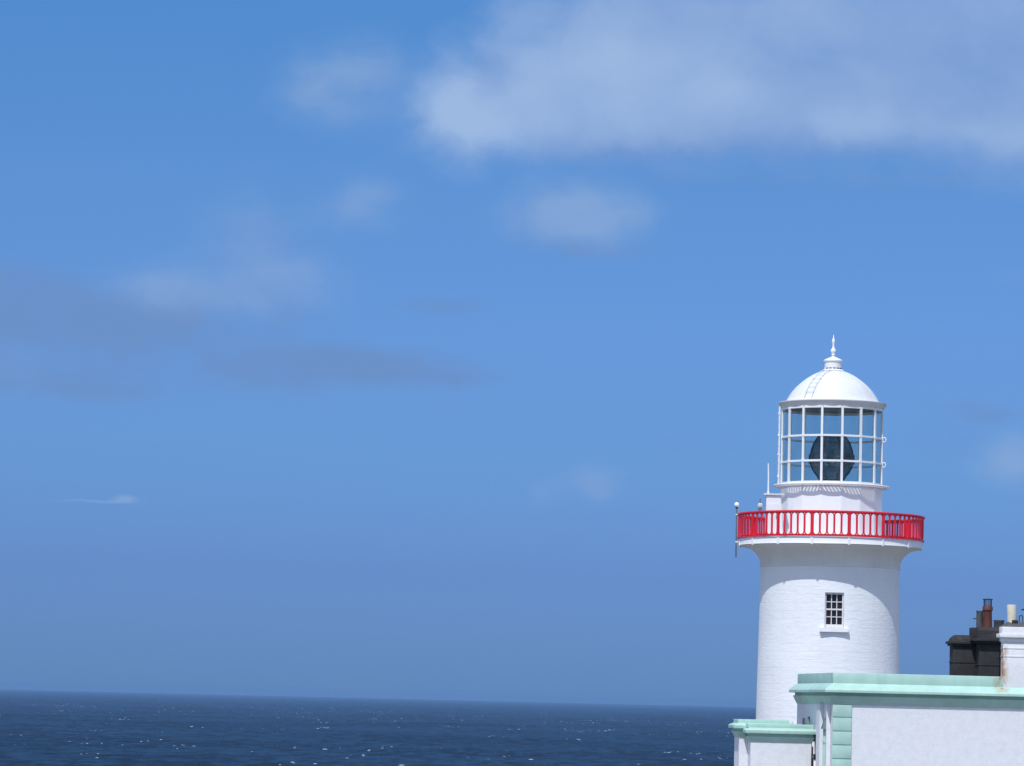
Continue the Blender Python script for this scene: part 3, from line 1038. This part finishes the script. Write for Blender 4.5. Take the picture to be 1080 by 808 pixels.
# =================================================================== ANNEX
an = empty('annex', (7.219, 103.0, BASE), AH)
tag(an, 'small white annex with stepped mint green cornice between the house and the lighthouse', 'annex')
AW = 1.785
AT = Z(-1.075)
bm = bmesh.new(); box(bm, 0, AW, 0, .66, -.6, AT)
finish(bm, 'front_wall', M['render_white'], an)
bm = bmesh.new(); box(bm, -.255, 1.40, .662, 1.75, -.6, Z(-.90))
finish(bm, 'rear_wall', M['render_white'], an)
def small_cornice(x0, x1, y0, y1, dz, name, ov=.19):
    bm = bmesh.new()
    k = ov / .24
    prof = [(0.0, -1.10), (.02, -1.098), (.03, -1.06), (.06, -1.0), (.085, -.965), (.10, -.945), (.055, -.94), (.055, -.855), (.185, -.853), (.19, -.84), (.19, -.765), (.17, -.745), (.05, -.70), (-.005, -.685)]
    pr = [(o * ov / .19, Z(z + dz)) for o, z in prof]
    ext_profile(bm, pr, x0, x1, y0, y1)
    box(bm, x0 + .004, x1 - .004, y0 + .004, y1, Z(-1.09 + dz), Z(-.70 + dz))
    bmesh.ops.recalc_face_normals(bm, faces=bm.faces)
    return finish(bm, name, M['mint'], an, smooth=25)
fc = small_cornice(0, AW, 0, .66, 0.0, 'cornice', .175)
bm = bmesh.new(); box(bm, -.085, AW + .06, .03, .655, Z(-.705), Z(-.575), .012)
finish(bm, 'parapet', M['mint'], an, smooth=40)
rc = small_cornice(-.255, 1.38, .662, 1.75, .125, 'cornice', .19)
bm = bmesh.new(); box(bm, -.30, 1.22, .67, 1.70, Z(-.58), Z(-.462), .012)
finish(bm, 'parapet', M['mint'], an, smooth=40)
bm = bmesh.new(); box(bm, 1.36, 1.46, .75, 1.0, Z(-.58), Z(-.50), .012)
finish(bm, 'roof_vent', M['metal_white'], an, smooth=40)
# pipework squeezed between annex and house
bm = bmesh.new()
tube(bm, [(AW + .10, -.12, -.4), (AW + .10, -.12, Z(-1.62)), (AW + .06, .0, Z(-1.40)), (AW + .06, .0, Z(-1.05))], .045, 10)
pp = finish(bm, 'waste_pipe', M['metal_white'], an, smooth=50)
bm = bmesh.new()
tube(bm, [(AW + .10, -.12, Z(-1.58)), (AW + .10, -.12, Z(-1.42))], .062, 10)
tube(bm, [(AW + .145, -.10, Z(-1.42)), (AW + .15, -.02, Z(-.98))], .025, 8)
tube(bm, [(AW + .03, -.06, Z(-1.9)), (AW + .03, -.06, Z(-1.2))], .018, 8)
finish(bm, 'pipe_collar', M['black_metal'], pp, smooth=50)

# =================================================================== SETTING
def gh(x, y):
    t = min(1.0, max(0.0, (y - 4) / 52.0)); t = t * t * (3 - 2 * t)
    z = -1.7 * (1 - t) - 4.35 * t
    z -= .012 * max(0.0, y - 150)
    e = math.hypot((x - 5) / 125.0, (y - 80) / 118.0)
    e += .10 * mnoise.noise(Vector((x * .012, y * .012, 3.1)))
    near = min(1.0, max(0.0, (abs(y - 110) - 60) / 30))
    z += .25 * near * mnoise.noise(Vector((x * .05, y * .05, 0)))
    k = min(1.0, max(0.0, (e - 1.0) / .28)); k = k * k * (3 - 2 * k)
    z = z * (1 - k) + -67.0 * k
    z += k * (1 - k) * 14 * mnoise.fractal(Vector((x * .03, y * .03, 1.7)), 1.0, 2.0, 4)
    return z + H
bm = bmesh.new()
nx, ny = 130, 130
gv = [[None] * (ny + 1) for _ in range(nx + 1)]
for i in range(nx + 1):
    for j in range(ny + 1):
        x = -190 + 390 * i / nx; y = -105 + 370 * j / ny
        gv[i][j] = bm.verts.new((x, y, gh(x, y)))
for i in range(nx):
    for j in range(ny):
        bm.faces.new((gv[i][j], gv[i + 1][j], gv[i + 1][j + 1], gv[i][j + 1]))
gm = bpy.data.materials.new('headland')
nt = nodes(gm)
out = N(nt, 'ShaderNodeOutputMaterial'); p = N(nt, 'ShaderNodeBsdfPrincipled')
tc = N(nt, 'ShaderNodeTexCoord'); geo = N(nt, 'ShaderNodeNewGeometry'); sp = N(nt, 'ShaderNodeSeparateXYZ')
L(nt, geo.outputs['True Normal'], sp.inputs[0])
g1 = noise_n(nt, tc.outputs['Object'], .25, 8, .65)
gcol = mix_rgb(nt, ramp(nt, g1.outputs[0], .35, .65), (.055, .085, .022), (.11, .11, .04))
rcol = mix_rgb(nt, g1.outputs[0], (.10, .085, .075), (.24, .21, .19))
sx = N(nt, 'ShaderNodeVectorMath', operation='MULTIPLY_ADD')          # gravel and concrete yard round the buildings
L(nt, tc.outputs['Object'], sx.inputs[0]); sx.inputs[1].default_value = (1 / 34., 1 / 48., 0); sx.inputs[2].default_value = (-12 / 34., -122 / 48., 0)
ln_ = N(nt, 'ShaderNodeVectorMath', operation='LENGTH'); L(nt, sx.outputs[0], ln_.inputs[0])
yard = ramp(nt, math_n(nt, 'MULTIPLY_ADD', g1.outputs[0], .3, ln_.outputs['Value']), 1.1, 1.2, 1, 0)
gcol = mix_rgb(nt, yard, gcol, mix_rgb(nt, g1.outputs[0], (.17, .165, .155), (.25, .24, .23)))
L(nt, mix_rgb(nt, ramp(nt, sp.outputs[2], .70, .86), rcol, gcol), p.inputs['Base Color'])
p.inputs['Roughness'].default_value = .95
g2 = noise_n(nt, tc.outputs['Object'], 3.0, 6)
b = N(nt, 'ShaderNodeBump'); b.inputs['Strength'].default_value = .8; b.inputs['Distance'].default_value = .15
L(nt, g2.outputs[0], b.inputs['Height']); L(nt, b.outputs[0], p.inputs['Normal'])
L(nt, p.outputs[0], out.inputs[0])
tag(finish(bm, 'ground', gm, None, smooth=60), 'grassy headland above the sea', None, None, 'structure')

# --- sea
SEA_R = 60000.0
sm = bpy.data.materials.new('sea_water')
nt = nodes(sm)
out = N(nt, 'ShaderNodeOutputMaterial'); p = N(nt, 'ShaderNodeBsdfPrincipled')
tc = N(nt, 'ShaderNodeTexCoord')
v = tc.outputs['Object']
w1 = noise_n(nt, scaled(nt, v, (1 / 26., 1 / 120., 1)), 1.0, 5, .7)       # wind rows
w2 = noise_n(nt, scaled(nt, v, (1 / 420., 1 / 900., 1)), 1.0, 4, .6)      # gust patches
w3 = noise_n(nt, scaled(nt, v, (1 / 9., 1 / 60., 1)), 1.0, 3, .7)
f = math_n(nt, 'ADD', math_n(nt, 'MULTIPLY', w1.outputs[0], .5), math_n(nt, 'ADD', math_n(nt, 'MULTIPLY', w2.outputs[0], .25), math_n(nt, 'MULTIPLY', w3.outputs[0], .25)))
L(nt, mix_rgb(nt, ramp(nt, f, .41, .59), (.0, .0038, .011), (.0098, .037, .080)), p.inputs['Base Color'])
p.inputs['Roughness'].default_value = .55
p.inputs['IOR'].default_value = 1.33
p.inputs['Specular IOR Level'].default_value = .06
bw = noise_n(nt, scaled(nt, v, (1 / 12., 1 / 8., 1)), 1.0, 5, .6)
b = N(nt, 'ShaderNodeBump'); b.inputs['Strength'].default_value = .5; b.inputs['Distance'].default_value = 1.2
L(nt, bw.outputs[0], b.inputs['Height']); L(nt, b.outputs[0], p.inputs['Normal'])
L(nt, p.outputs[0], out.inputs[0])
bm = bmesh.new()
prev = None
for r in (0.0, 400, 2000, 8000, 24000, SEA_R):
    if r == 0:
        prev = [bm.verts.new((0, 0, 0))]
        continue
    cur = [bm.verts.new((r * cos(2 * pi * i / 180), r * sin(2 * pi * i / 180), 0)) for i in range(180)]
    for i in range(180):
        j = (i + 1) % 180
        if len(prev) == 1: bm.faces.new((prev[0], cur[i], cur[j]))
        else: bm.faces.new((prev[i], cur[i], cur[j], prev[j]))
    prev = cur
tag(finish(bm, 'sea', sm), 'open dark blue sea reaching to the horizon', None, None, 'structure')

# --- white horses: small breaking crests standing on the water
fm = painted('sea_foam', (.50, .54, .58), .9, .2, .5, 0)
bm = bmesh.new()
def crest(x, y, ln, ht, dp, rot):
    n = 7
    ca, sa = cos(rot), sin(rot)
    rows = []
    for i in range(n):
        t = i / (n - 1) * 2 - 1
        env = max(0.0, 1 - t * t) ** .6
        h = ht * env * random.uniform(.5, 1.0) + .02
        d = dp * (.35 + .65 * env) * random.uniform(.7, 1.2)
        o = random.uniform(-.25, .25) * dp
        row = []
        for (dy, z) in ((-d, -.05), (-d * .25, h), (d * .3, h * .75), (d * 1.4, -.05)):
            lx, ly = t * ln / 2, dy + o
            row.append(bm.verts.new((x + lx * ca - ly * sa, y + lx * sa + ly * ca, z)))
        rows.append(row)
    for a, b in zip(rows, rows[1:]):
        for k in range(3):
            bm.faces.new((a[k], b[k], b[k + 1], a[k + 1]))
cnt = 0
for _ in range(3000):
    Y = math.sqrt(random.uniform(1300 ** 2, 15500 ** 2))
    X = random.uniform(-.34, .34) * Y
    big = random.random() ** 5.0
    gust = mnoise.noise(Vector((X / 900., Y / 1400., .5)))
    if gust < random.uniform(-.45, .25): continue
    ln = 1.4 + 5 * big
    crest(X, Y, ln, .18 + .52 * big, .7 + 1.2 * big, random.gauss(.1, .25))
    if random.random() < .3:
        for _k in range(random.randint(1, 3)):
            crest(X + random.gauss(0, 14), Y + random.gauss(0, 60), 1.5 + 2.5 * random.random(), .25 + .35 * random.random(), .9, random.gauss(.1, .3))
    cnt += 1
tag(finish(bm, 'sea_foam', fm, None, smooth=80), 'white breaking wave crests scattered over the sea', None, None, 'stuff')

# --- sea haze
HAZE = 3.0e-5
hm = bpy.data.materials.new('sea_haze')
nt = nodes(hm)
out = N(nt, 'ShaderNodeOutputMaterial')
pv = N(nt, 'ShaderNodeVolumePrincipled')
pv.inputs['Color'].default_value = rgba((.24, .44, .76))
pv.inputs['Density'].default_value = HAZE
L(nt, pv.outputs[0], out.inputs['Volume'])
bm = bmesh.new()
box(bm, -64000, 64000, -64000, 64000, -9.0, H + 17.5)
tag(finish(bm, 'haze', hm), 'thin pale sea haze lying over the water', None, None, 'stuff')

# =================================================================== SKY
wd = bpy.data.worlds.new('World')
S.world = wd
wd.use_nodes = True
nt = wd.node_tree
for n in list(nt.nodes): nt.nodes.remove(n)
out = N(nt, 'ShaderNodeOutputWorld'); bg = N(nt, 'ShaderNodeBackground')
sky = N(nt, 'ShaderNodeTexSky', sky_type='NISHITA')
sky.sun_disc = False
sky.sun_elevation = SUN_EL
sky.sun_rotation = pi + SUN_AZ
sky.altitude = 60
sky.air_density = 1.0
sky.dust_density = 0.3
sky.ozone_density = 2.0
SKY_STRENGTH = 0.10
tc = N(nt, 'ShaderNodeTexCoord')
d = tc.outputs['Generated']
sp = N(nt, 'ShaderNodeSeparateXYZ'); L(nt, d, sp.inputs[0])
el = sp.outputs[2]
# clear maritime air: the low sky stays a deeper blue than the standard atmosphere
rp = N(nt, 'ShaderNodeValToRGB')
L(nt, ramp(nt, el, 0.0, .6, 0, 1, False), rp.inputs[0])
cr = rp.color_ramp
stops = [(0.0, (.165, .371, 1.01)), (.011, (.174, .359, .97)), (.034, (.190, .352, .904)), (.069, (.256, .461, .925)), (.101, (.312, .52, .975)),
         (.139, (.338, .578, .987)), (.194, (.335, .655, 1.05)), (.33, (.62, .93, 1.38)), (.6, (.95, 1.16, 1.52))]
cr.elements[0].position, cr.elements[0].color = 0.0, rgba(stops[0][1])
cr.elements[1].position, cr.elements[1].color = 1.0, rgba(stops[-1][1])
for sv, c in stops[1:-1]:
    e = cr.elements.new(sv / .6)
    e.color = rgba(c)
col = mix_rgb(nt, 1.0, sky.outputs[0], rp.outputs[0], 'MULTIPLY')

# clouds at infinity: (bearing, height) in hundredths of a radian, widths likewise, strength
BIG_CLOUD = [(-2.15, 16.66, 1.41, 1.41, 0.75), (0.21, 17.47, 2.03, 1.95, 0.80), (2.94, 17.81, 2.57, 1.95, 0.80), (5.95, 17.47, 2.30, 1.62, 0.75), (8.42, 17.03, 2.57, 1.30, 0.70), (11.29, 17.46, 2.57, 1.89, 0.75), (14.02, 17.25, 2.03, 1.95, 0.75), (16.48, 17.72, 2.16, 2.43, 0.80), (2.57, 16.00, 2.43, 0.70, 0.35), (2.49, 19.74, 3.24, 1.08, 0.50), (6.87, 19.98, 4.32, 1.08, 0.60), (11.25, 19.81, 4.05, 1.49, 0.60), (14.54, 19.61, 2.43, 1.62, 0.50)]
PUFFS = [(-5.81, 17.52, 1.24, 1.19, 0.62), (-4.59, 18.04, 1.08, 1.08, 0.25), (1.68, 13.94, 1.89, 0.92, 1.00), (2.62, 13.53, 1.22, 0.59, 0.30), (-4.35, 14.08, 1.24, 0.73, 0.62), (-7.69, 13.61, 1.62, 1.03, 0.42), (-7.01, 11.87, 1.89, 0.81, 0.62), (-10.13, 11.58, 1.35, 0.76, 0.52), (-8.21, 11.08, 3.24, 0.54, 0.30), (2.50, 6.10, 0.92, 0.59, 0.55), (0.89, 5.85, 0.59, 0.43, 0.40), (14.35, 7.14, 0.97, 0.76, 0.75), (14.13, 12.38, 1.08, 0.38, 0.25), (-14.52, 9.07, 1.49, 0.81, 0.30), (-3.61, 17.24, 1.22, 1.62, 0.35), (0.10, 4.74, 1.62, 0.43, 0.15)]
GREY_BANDS = [(-13.07, 10.08, 3.51, 1.41, 0.85), (-14.61, 11.47, 2.16, 0.81, 0.40), (-8.20, 10.67, 3.51, 0.81, 0.50), (-4.62, 9.36, 3.65, 0.51, 1.00), (-1.63, 9.05, 1.35, 0.22, 0.50), (-6.51, 8.88, 2.43, 0.32, 0.40), (-1.96, 11.17, 1.49, 0.27, 0.50), (13.58, 8.43, 1.62, 0.35, 0.50), (12.23, 7.47, 1.89, 0.54, 0.30), (5.46, 7.31, 1.89, 0.38, 0.30), (-7.59, 13.01, 1.89, 0.97, 0.40), (2.63, 12.92, 1.62, 0.27, 0.60), (0.45, 13.20, 1.35, 0.38, 0.30), (2.27, 4.39, 8.11, 0.97, 0.30), (-10.51, 6.66, 5.41, 0.38, 0.22), (-12.74, 8.51, 2.43, 0.32, 0.50), (4.22, 14.94, 4.05, 0.38, 0.30), (11.32, 15.11, 3.78, 0.38, 0.40), (-2.97, 8.20, 3.24, 0.38, 0.25), (-10.17, 4.50, 4.32, 0.54, 0.20)]
WISPS = [(-11.01, 5.40, 0.46, 0.12, 0.75), (-12.03, 5.31, 1.14, 0.04, 0.50), (2.67, 5.86, 0.41, 0.24, 0.30), (14.46, 7.04, 0.43, 0.32, 0.30), (1.84, 14.33, 0.70, 0.32, 0.35), (-4.11, 14.30, 0.59, 0.32, 0.25)]
SUNLIT_FOLDS = [(-2.04, 16.78, 1.19, 1.19, 0.85), (-0.31, 16.21, 1.35, 0.54, 0.50), (1.41, 18.60, 1.89, 1.22, 0.60), (0.35, 17.19, 1.08, 0.81, 0.40), (4.16, 18.12, 2.16, 0.95, 0.50), (6.23, 17.47, 1.08, 0.54, 0.45), (9.46, 16.78, 1.22, 0.49, 0.65), (13.35, 16.48, 1.62, 0.54, 0.55), (2.55, 16.83, 1.62, 0.68, 0.30)]
SHADED_FOLDS = [(6.67, 15.61, 4.05, 0.70, 0.85), (11.31, 15.50, 2.70, 0.49, 0.60), (11.95, 19.13, 2.70, 1.35, 0.22), (2.58, 15.51, 1.89, 0.43, 0.50), (8.26, 18.63, 1.62, 0.81, 0.30), (-0.90, 17.99, 0.76, 0.54, 0.40)]
inv = N(nt, 'ShaderNodeVectorMath', operation='SCALE')
L(nt, d, inv.inputs[0])
ysafe = math_n(nt, 'MAXIMUM', sp.outputs[1], .05)
L(nt, math_n(nt, 'DIVIDE', 100.0, ysafe), inv.inputs['Scale'])
uvw = N(nt, 'ShaderNodeVectorMath', operation='MULTIPLY')
L(nt, inv.outputs[0], uvw.inputs[0]); uvw.inputs[1].default_value = (1, 0, 1)
uv = uvw.outputs[0]
def warped(amp, scale, detail, seed):
    o = N(nt, 'ShaderNodeVectorMath', operation='ADD'); L(nt, uv, o.inputs[0]); o.inputs[1].default_value = (seed, seed * .7, 0)
    n = noise_n(nt, o.outputs[0], scale, detail, .62)
    c = N(nt, 'ShaderNodeVectorMath', operation='SUBTRACT'); L(nt, n.outputs['Color'], c.inputs[0]); c.inputs[1].default_value = (.5, .5, .5)
    m = N(nt, 'ShaderNodeVectorMath', operation='MULTIPLY_ADD'); L(nt, c.outputs[0], m.inputs[0]); m.inputs[1].default_value = amp; L(nt, uv, m.inputs[2])
    return m.outputs[0]
def blob_sum(vec, blobs):
    tot = None
    for (cx, cz, rx, rz, wgt) in blobs:
        m = N(nt, 'ShaderNodeVectorMath', operation='MULTIPLY_ADD')
        L(nt, vec, m.inputs[0]); m.inputs[1].default_value = (1 / rx, 0, 1 / rz); m.inputs[2].default_value = (-cx / rx, 0, -cz / rz)
        dt = N(nt, 'ShaderNodeVectorMath', operation='DOT_PRODUCT')
        L(nt, m.outputs[0], dt.inputs[0]); L(nt, m.outputs[0], dt.inputs[1])
        g = math_n(nt, 'POWER', .42, dt.outputs['Value'])
        tot = math_n(nt, 'MULTIPLY', g, wgt) if tot is None else math_n(nt, 'MULTIPLY_ADD', g, wgt, tot)
    return tot
def shifted(vec, dx, dz):
    o = N(nt, 'ShaderNodeVectorMath', operation='ADD'); L(nt, vec, o.inputs[0]); o.inputs[1].default_value = (dx, 0, dz)
    return o.outputs[0]
front = ramp(nt, sp.outputs[1], .80, .90)
wv = warped((1.8, 0, 1.15), .40, 8, 3.3)
fv = warped((.5, 0, .18), .9, 5, 5.7)
gv_ = warped((2.6, 0, .7), .36, 6, 9.1)
def fbm(vec, sx, sz, detail):
    return noise_n(nt, scaled(nt, vec, (sx, 1, sz)), 1.0, detail, .56).outputs[0]
n0 = fbm(wv, .27, .34, 9)
B0 = blob_sum(wv, BIG_CLOUD)
field = math_n(nt, 'MULTIPLY_ADD', math_n(nt, 'SUBTRACT', n0, .5), 1.25, B0)
a_big = math_n(nt, 'MULTIPLY', ramp(nt, field, .12, 1.12, 0, .95), math_n(nt, 'MULTIPLY', front, ramp(nt, B0, .05, .3)))
fold = math_n(nt, 'SUBTRACT', math_n(nt, 'MULTIPLY', blob_sum(wv, SUNLIT_FOLDS), .62), math_n(nt, 'MULTIPLY', blob_sum(wv, SHADED_FOLDS), .62))
relief = math_n(nt, 'ADD', math_n(nt, 'MULTIPLY_ADD', math_n(nt, 'SUBTRACT', n0, .5), 1.1, .44), fold, clamp=True)
n2 = fbm(uv, .5, .8, 6)
puff = math_n(nt, 'MULTIPLY', blob_sum(wv, PUFFS), ramp(nt, n2, .30, .66, .72, 1.12))
a_puff = math_n(nt, 'MULTIPLY', ramp(nt, puff, .04, 1.0, 0, .80), front)
a_wisp = math_n(nt, 'MULTIPLY', ramp(nt, blob_sum(fv, WISPS), .06, .9, 0, .40), front)
a_grey = math_n(nt, 'MULTIPLY', ramp(nt, math_n(nt, 'MULTIPLY', blob_sum(gv_, GREY_BANDS), ramp(nt, n2, .32, .66, 1.25, .65)), .04, .9, 0, 1.0), front)
K = 1.0 / SKY_STRENGTH
def kc(c): return tuple(x * K for x in c)
col = mix_rgb(nt, a_grey, col, kc((.148, .285, .585)))
col = mix_rgb(nt, a_puff, col, kc((.245, .390, .672)))
col = mix_rgb(nt, a_wisp, col, kc((.34, .49, .76)))
col = mix_rgb(nt, a_big, col, mix_rgb(nt, relief, kc((.185, .325, .640)), kc((.345, .495, .765))))
# unseen cumulus added over the rest of the sky to raise the fill light
rest = math_n(nt, 'SUBTRACT', 1.0, ramp(nt, sp.outputs[1], .72, .93))
rest = math_n(nt, 'MULTIPLY', rest, ramp(nt, el, .02, .25))
cn = noise_n(nt, scaled(nt, d, (1, 1, 1.8)), 2.3, 7, .58)
cd = math_n(nt, 'MULTIPLY', ramp(nt, cn.outputs[0], .42, .62), rest)
col = mix_rgb(nt, math_n(nt, 'MULTIPLY', cd, .8), col, tuple(x * K for x in (1.0, 1.07, 1.17)))
L(nt, col, bg.inputs[0])
bg.inputs[1].default_value = SKY_STRENGTH
L(nt, bg.outputs[0], out.inputs[0])

sun = bpy.data.lights.new('sun', 'SUN')
sun.energy = 3.7
sun.angle = R(.53)
sun.color = (1.0, 1.0, .99)
so = bpy.data.objects.new('sun', sun)
COL.objects.link(so)
to_sun = Vector((-sin(SUN_AZ) * cos(SUN_EL), -cos(SUN_AZ) * cos(SUN_EL), sin(SUN_EL)))
so.rotation_euler = (-to_sun).to_track_quat('-Z', 'Y').to_euler()
so.location = to_sun * 200 + Vector((0, 100, H))

# =================================================================== CAMERA
cam = bpy.data.cameras.new('camera')
co = bpy.data.objects.new('camera', cam)
COL.objects.link(co)
cam.sensor_width = 36.0
cam.lens = 36.0 * 3700 / 1080
cam.clip_start, cam.clip_end = 0.5, 200000.0
pitch, roll = R(5.13), R(1.36)
F_ = Vector((0, cos(pitch), sin(pitch)))
r0 = Vector((1, 0, 0)); u0 = r0.cross(F_)
R_ = r0 * cos(roll) + u0 * sin(roll); U_ = -r0 * sin(roll) + u0 * cos(roll)
m = Matrix((R_, U_, -F_)).transposed().to_4x4()
m.translation = Vector((0, 0, H))
co.matrix_world = m
S.camera = co

S.view_settings.view_transform = 'Standard'
S.view_settings.look = 'None'
S.view_settings.exposure = 0.0
S.view_settings.gamma = 1.0
S.view_settings.use_curve_mapping = False
S.cycles.use_denoising = True
S.cycles.max_bounces = 8
S.cycles.transparent_max_bounces = 16
S.cycles.volume_bounces = 0
S.render.film_transparent = False
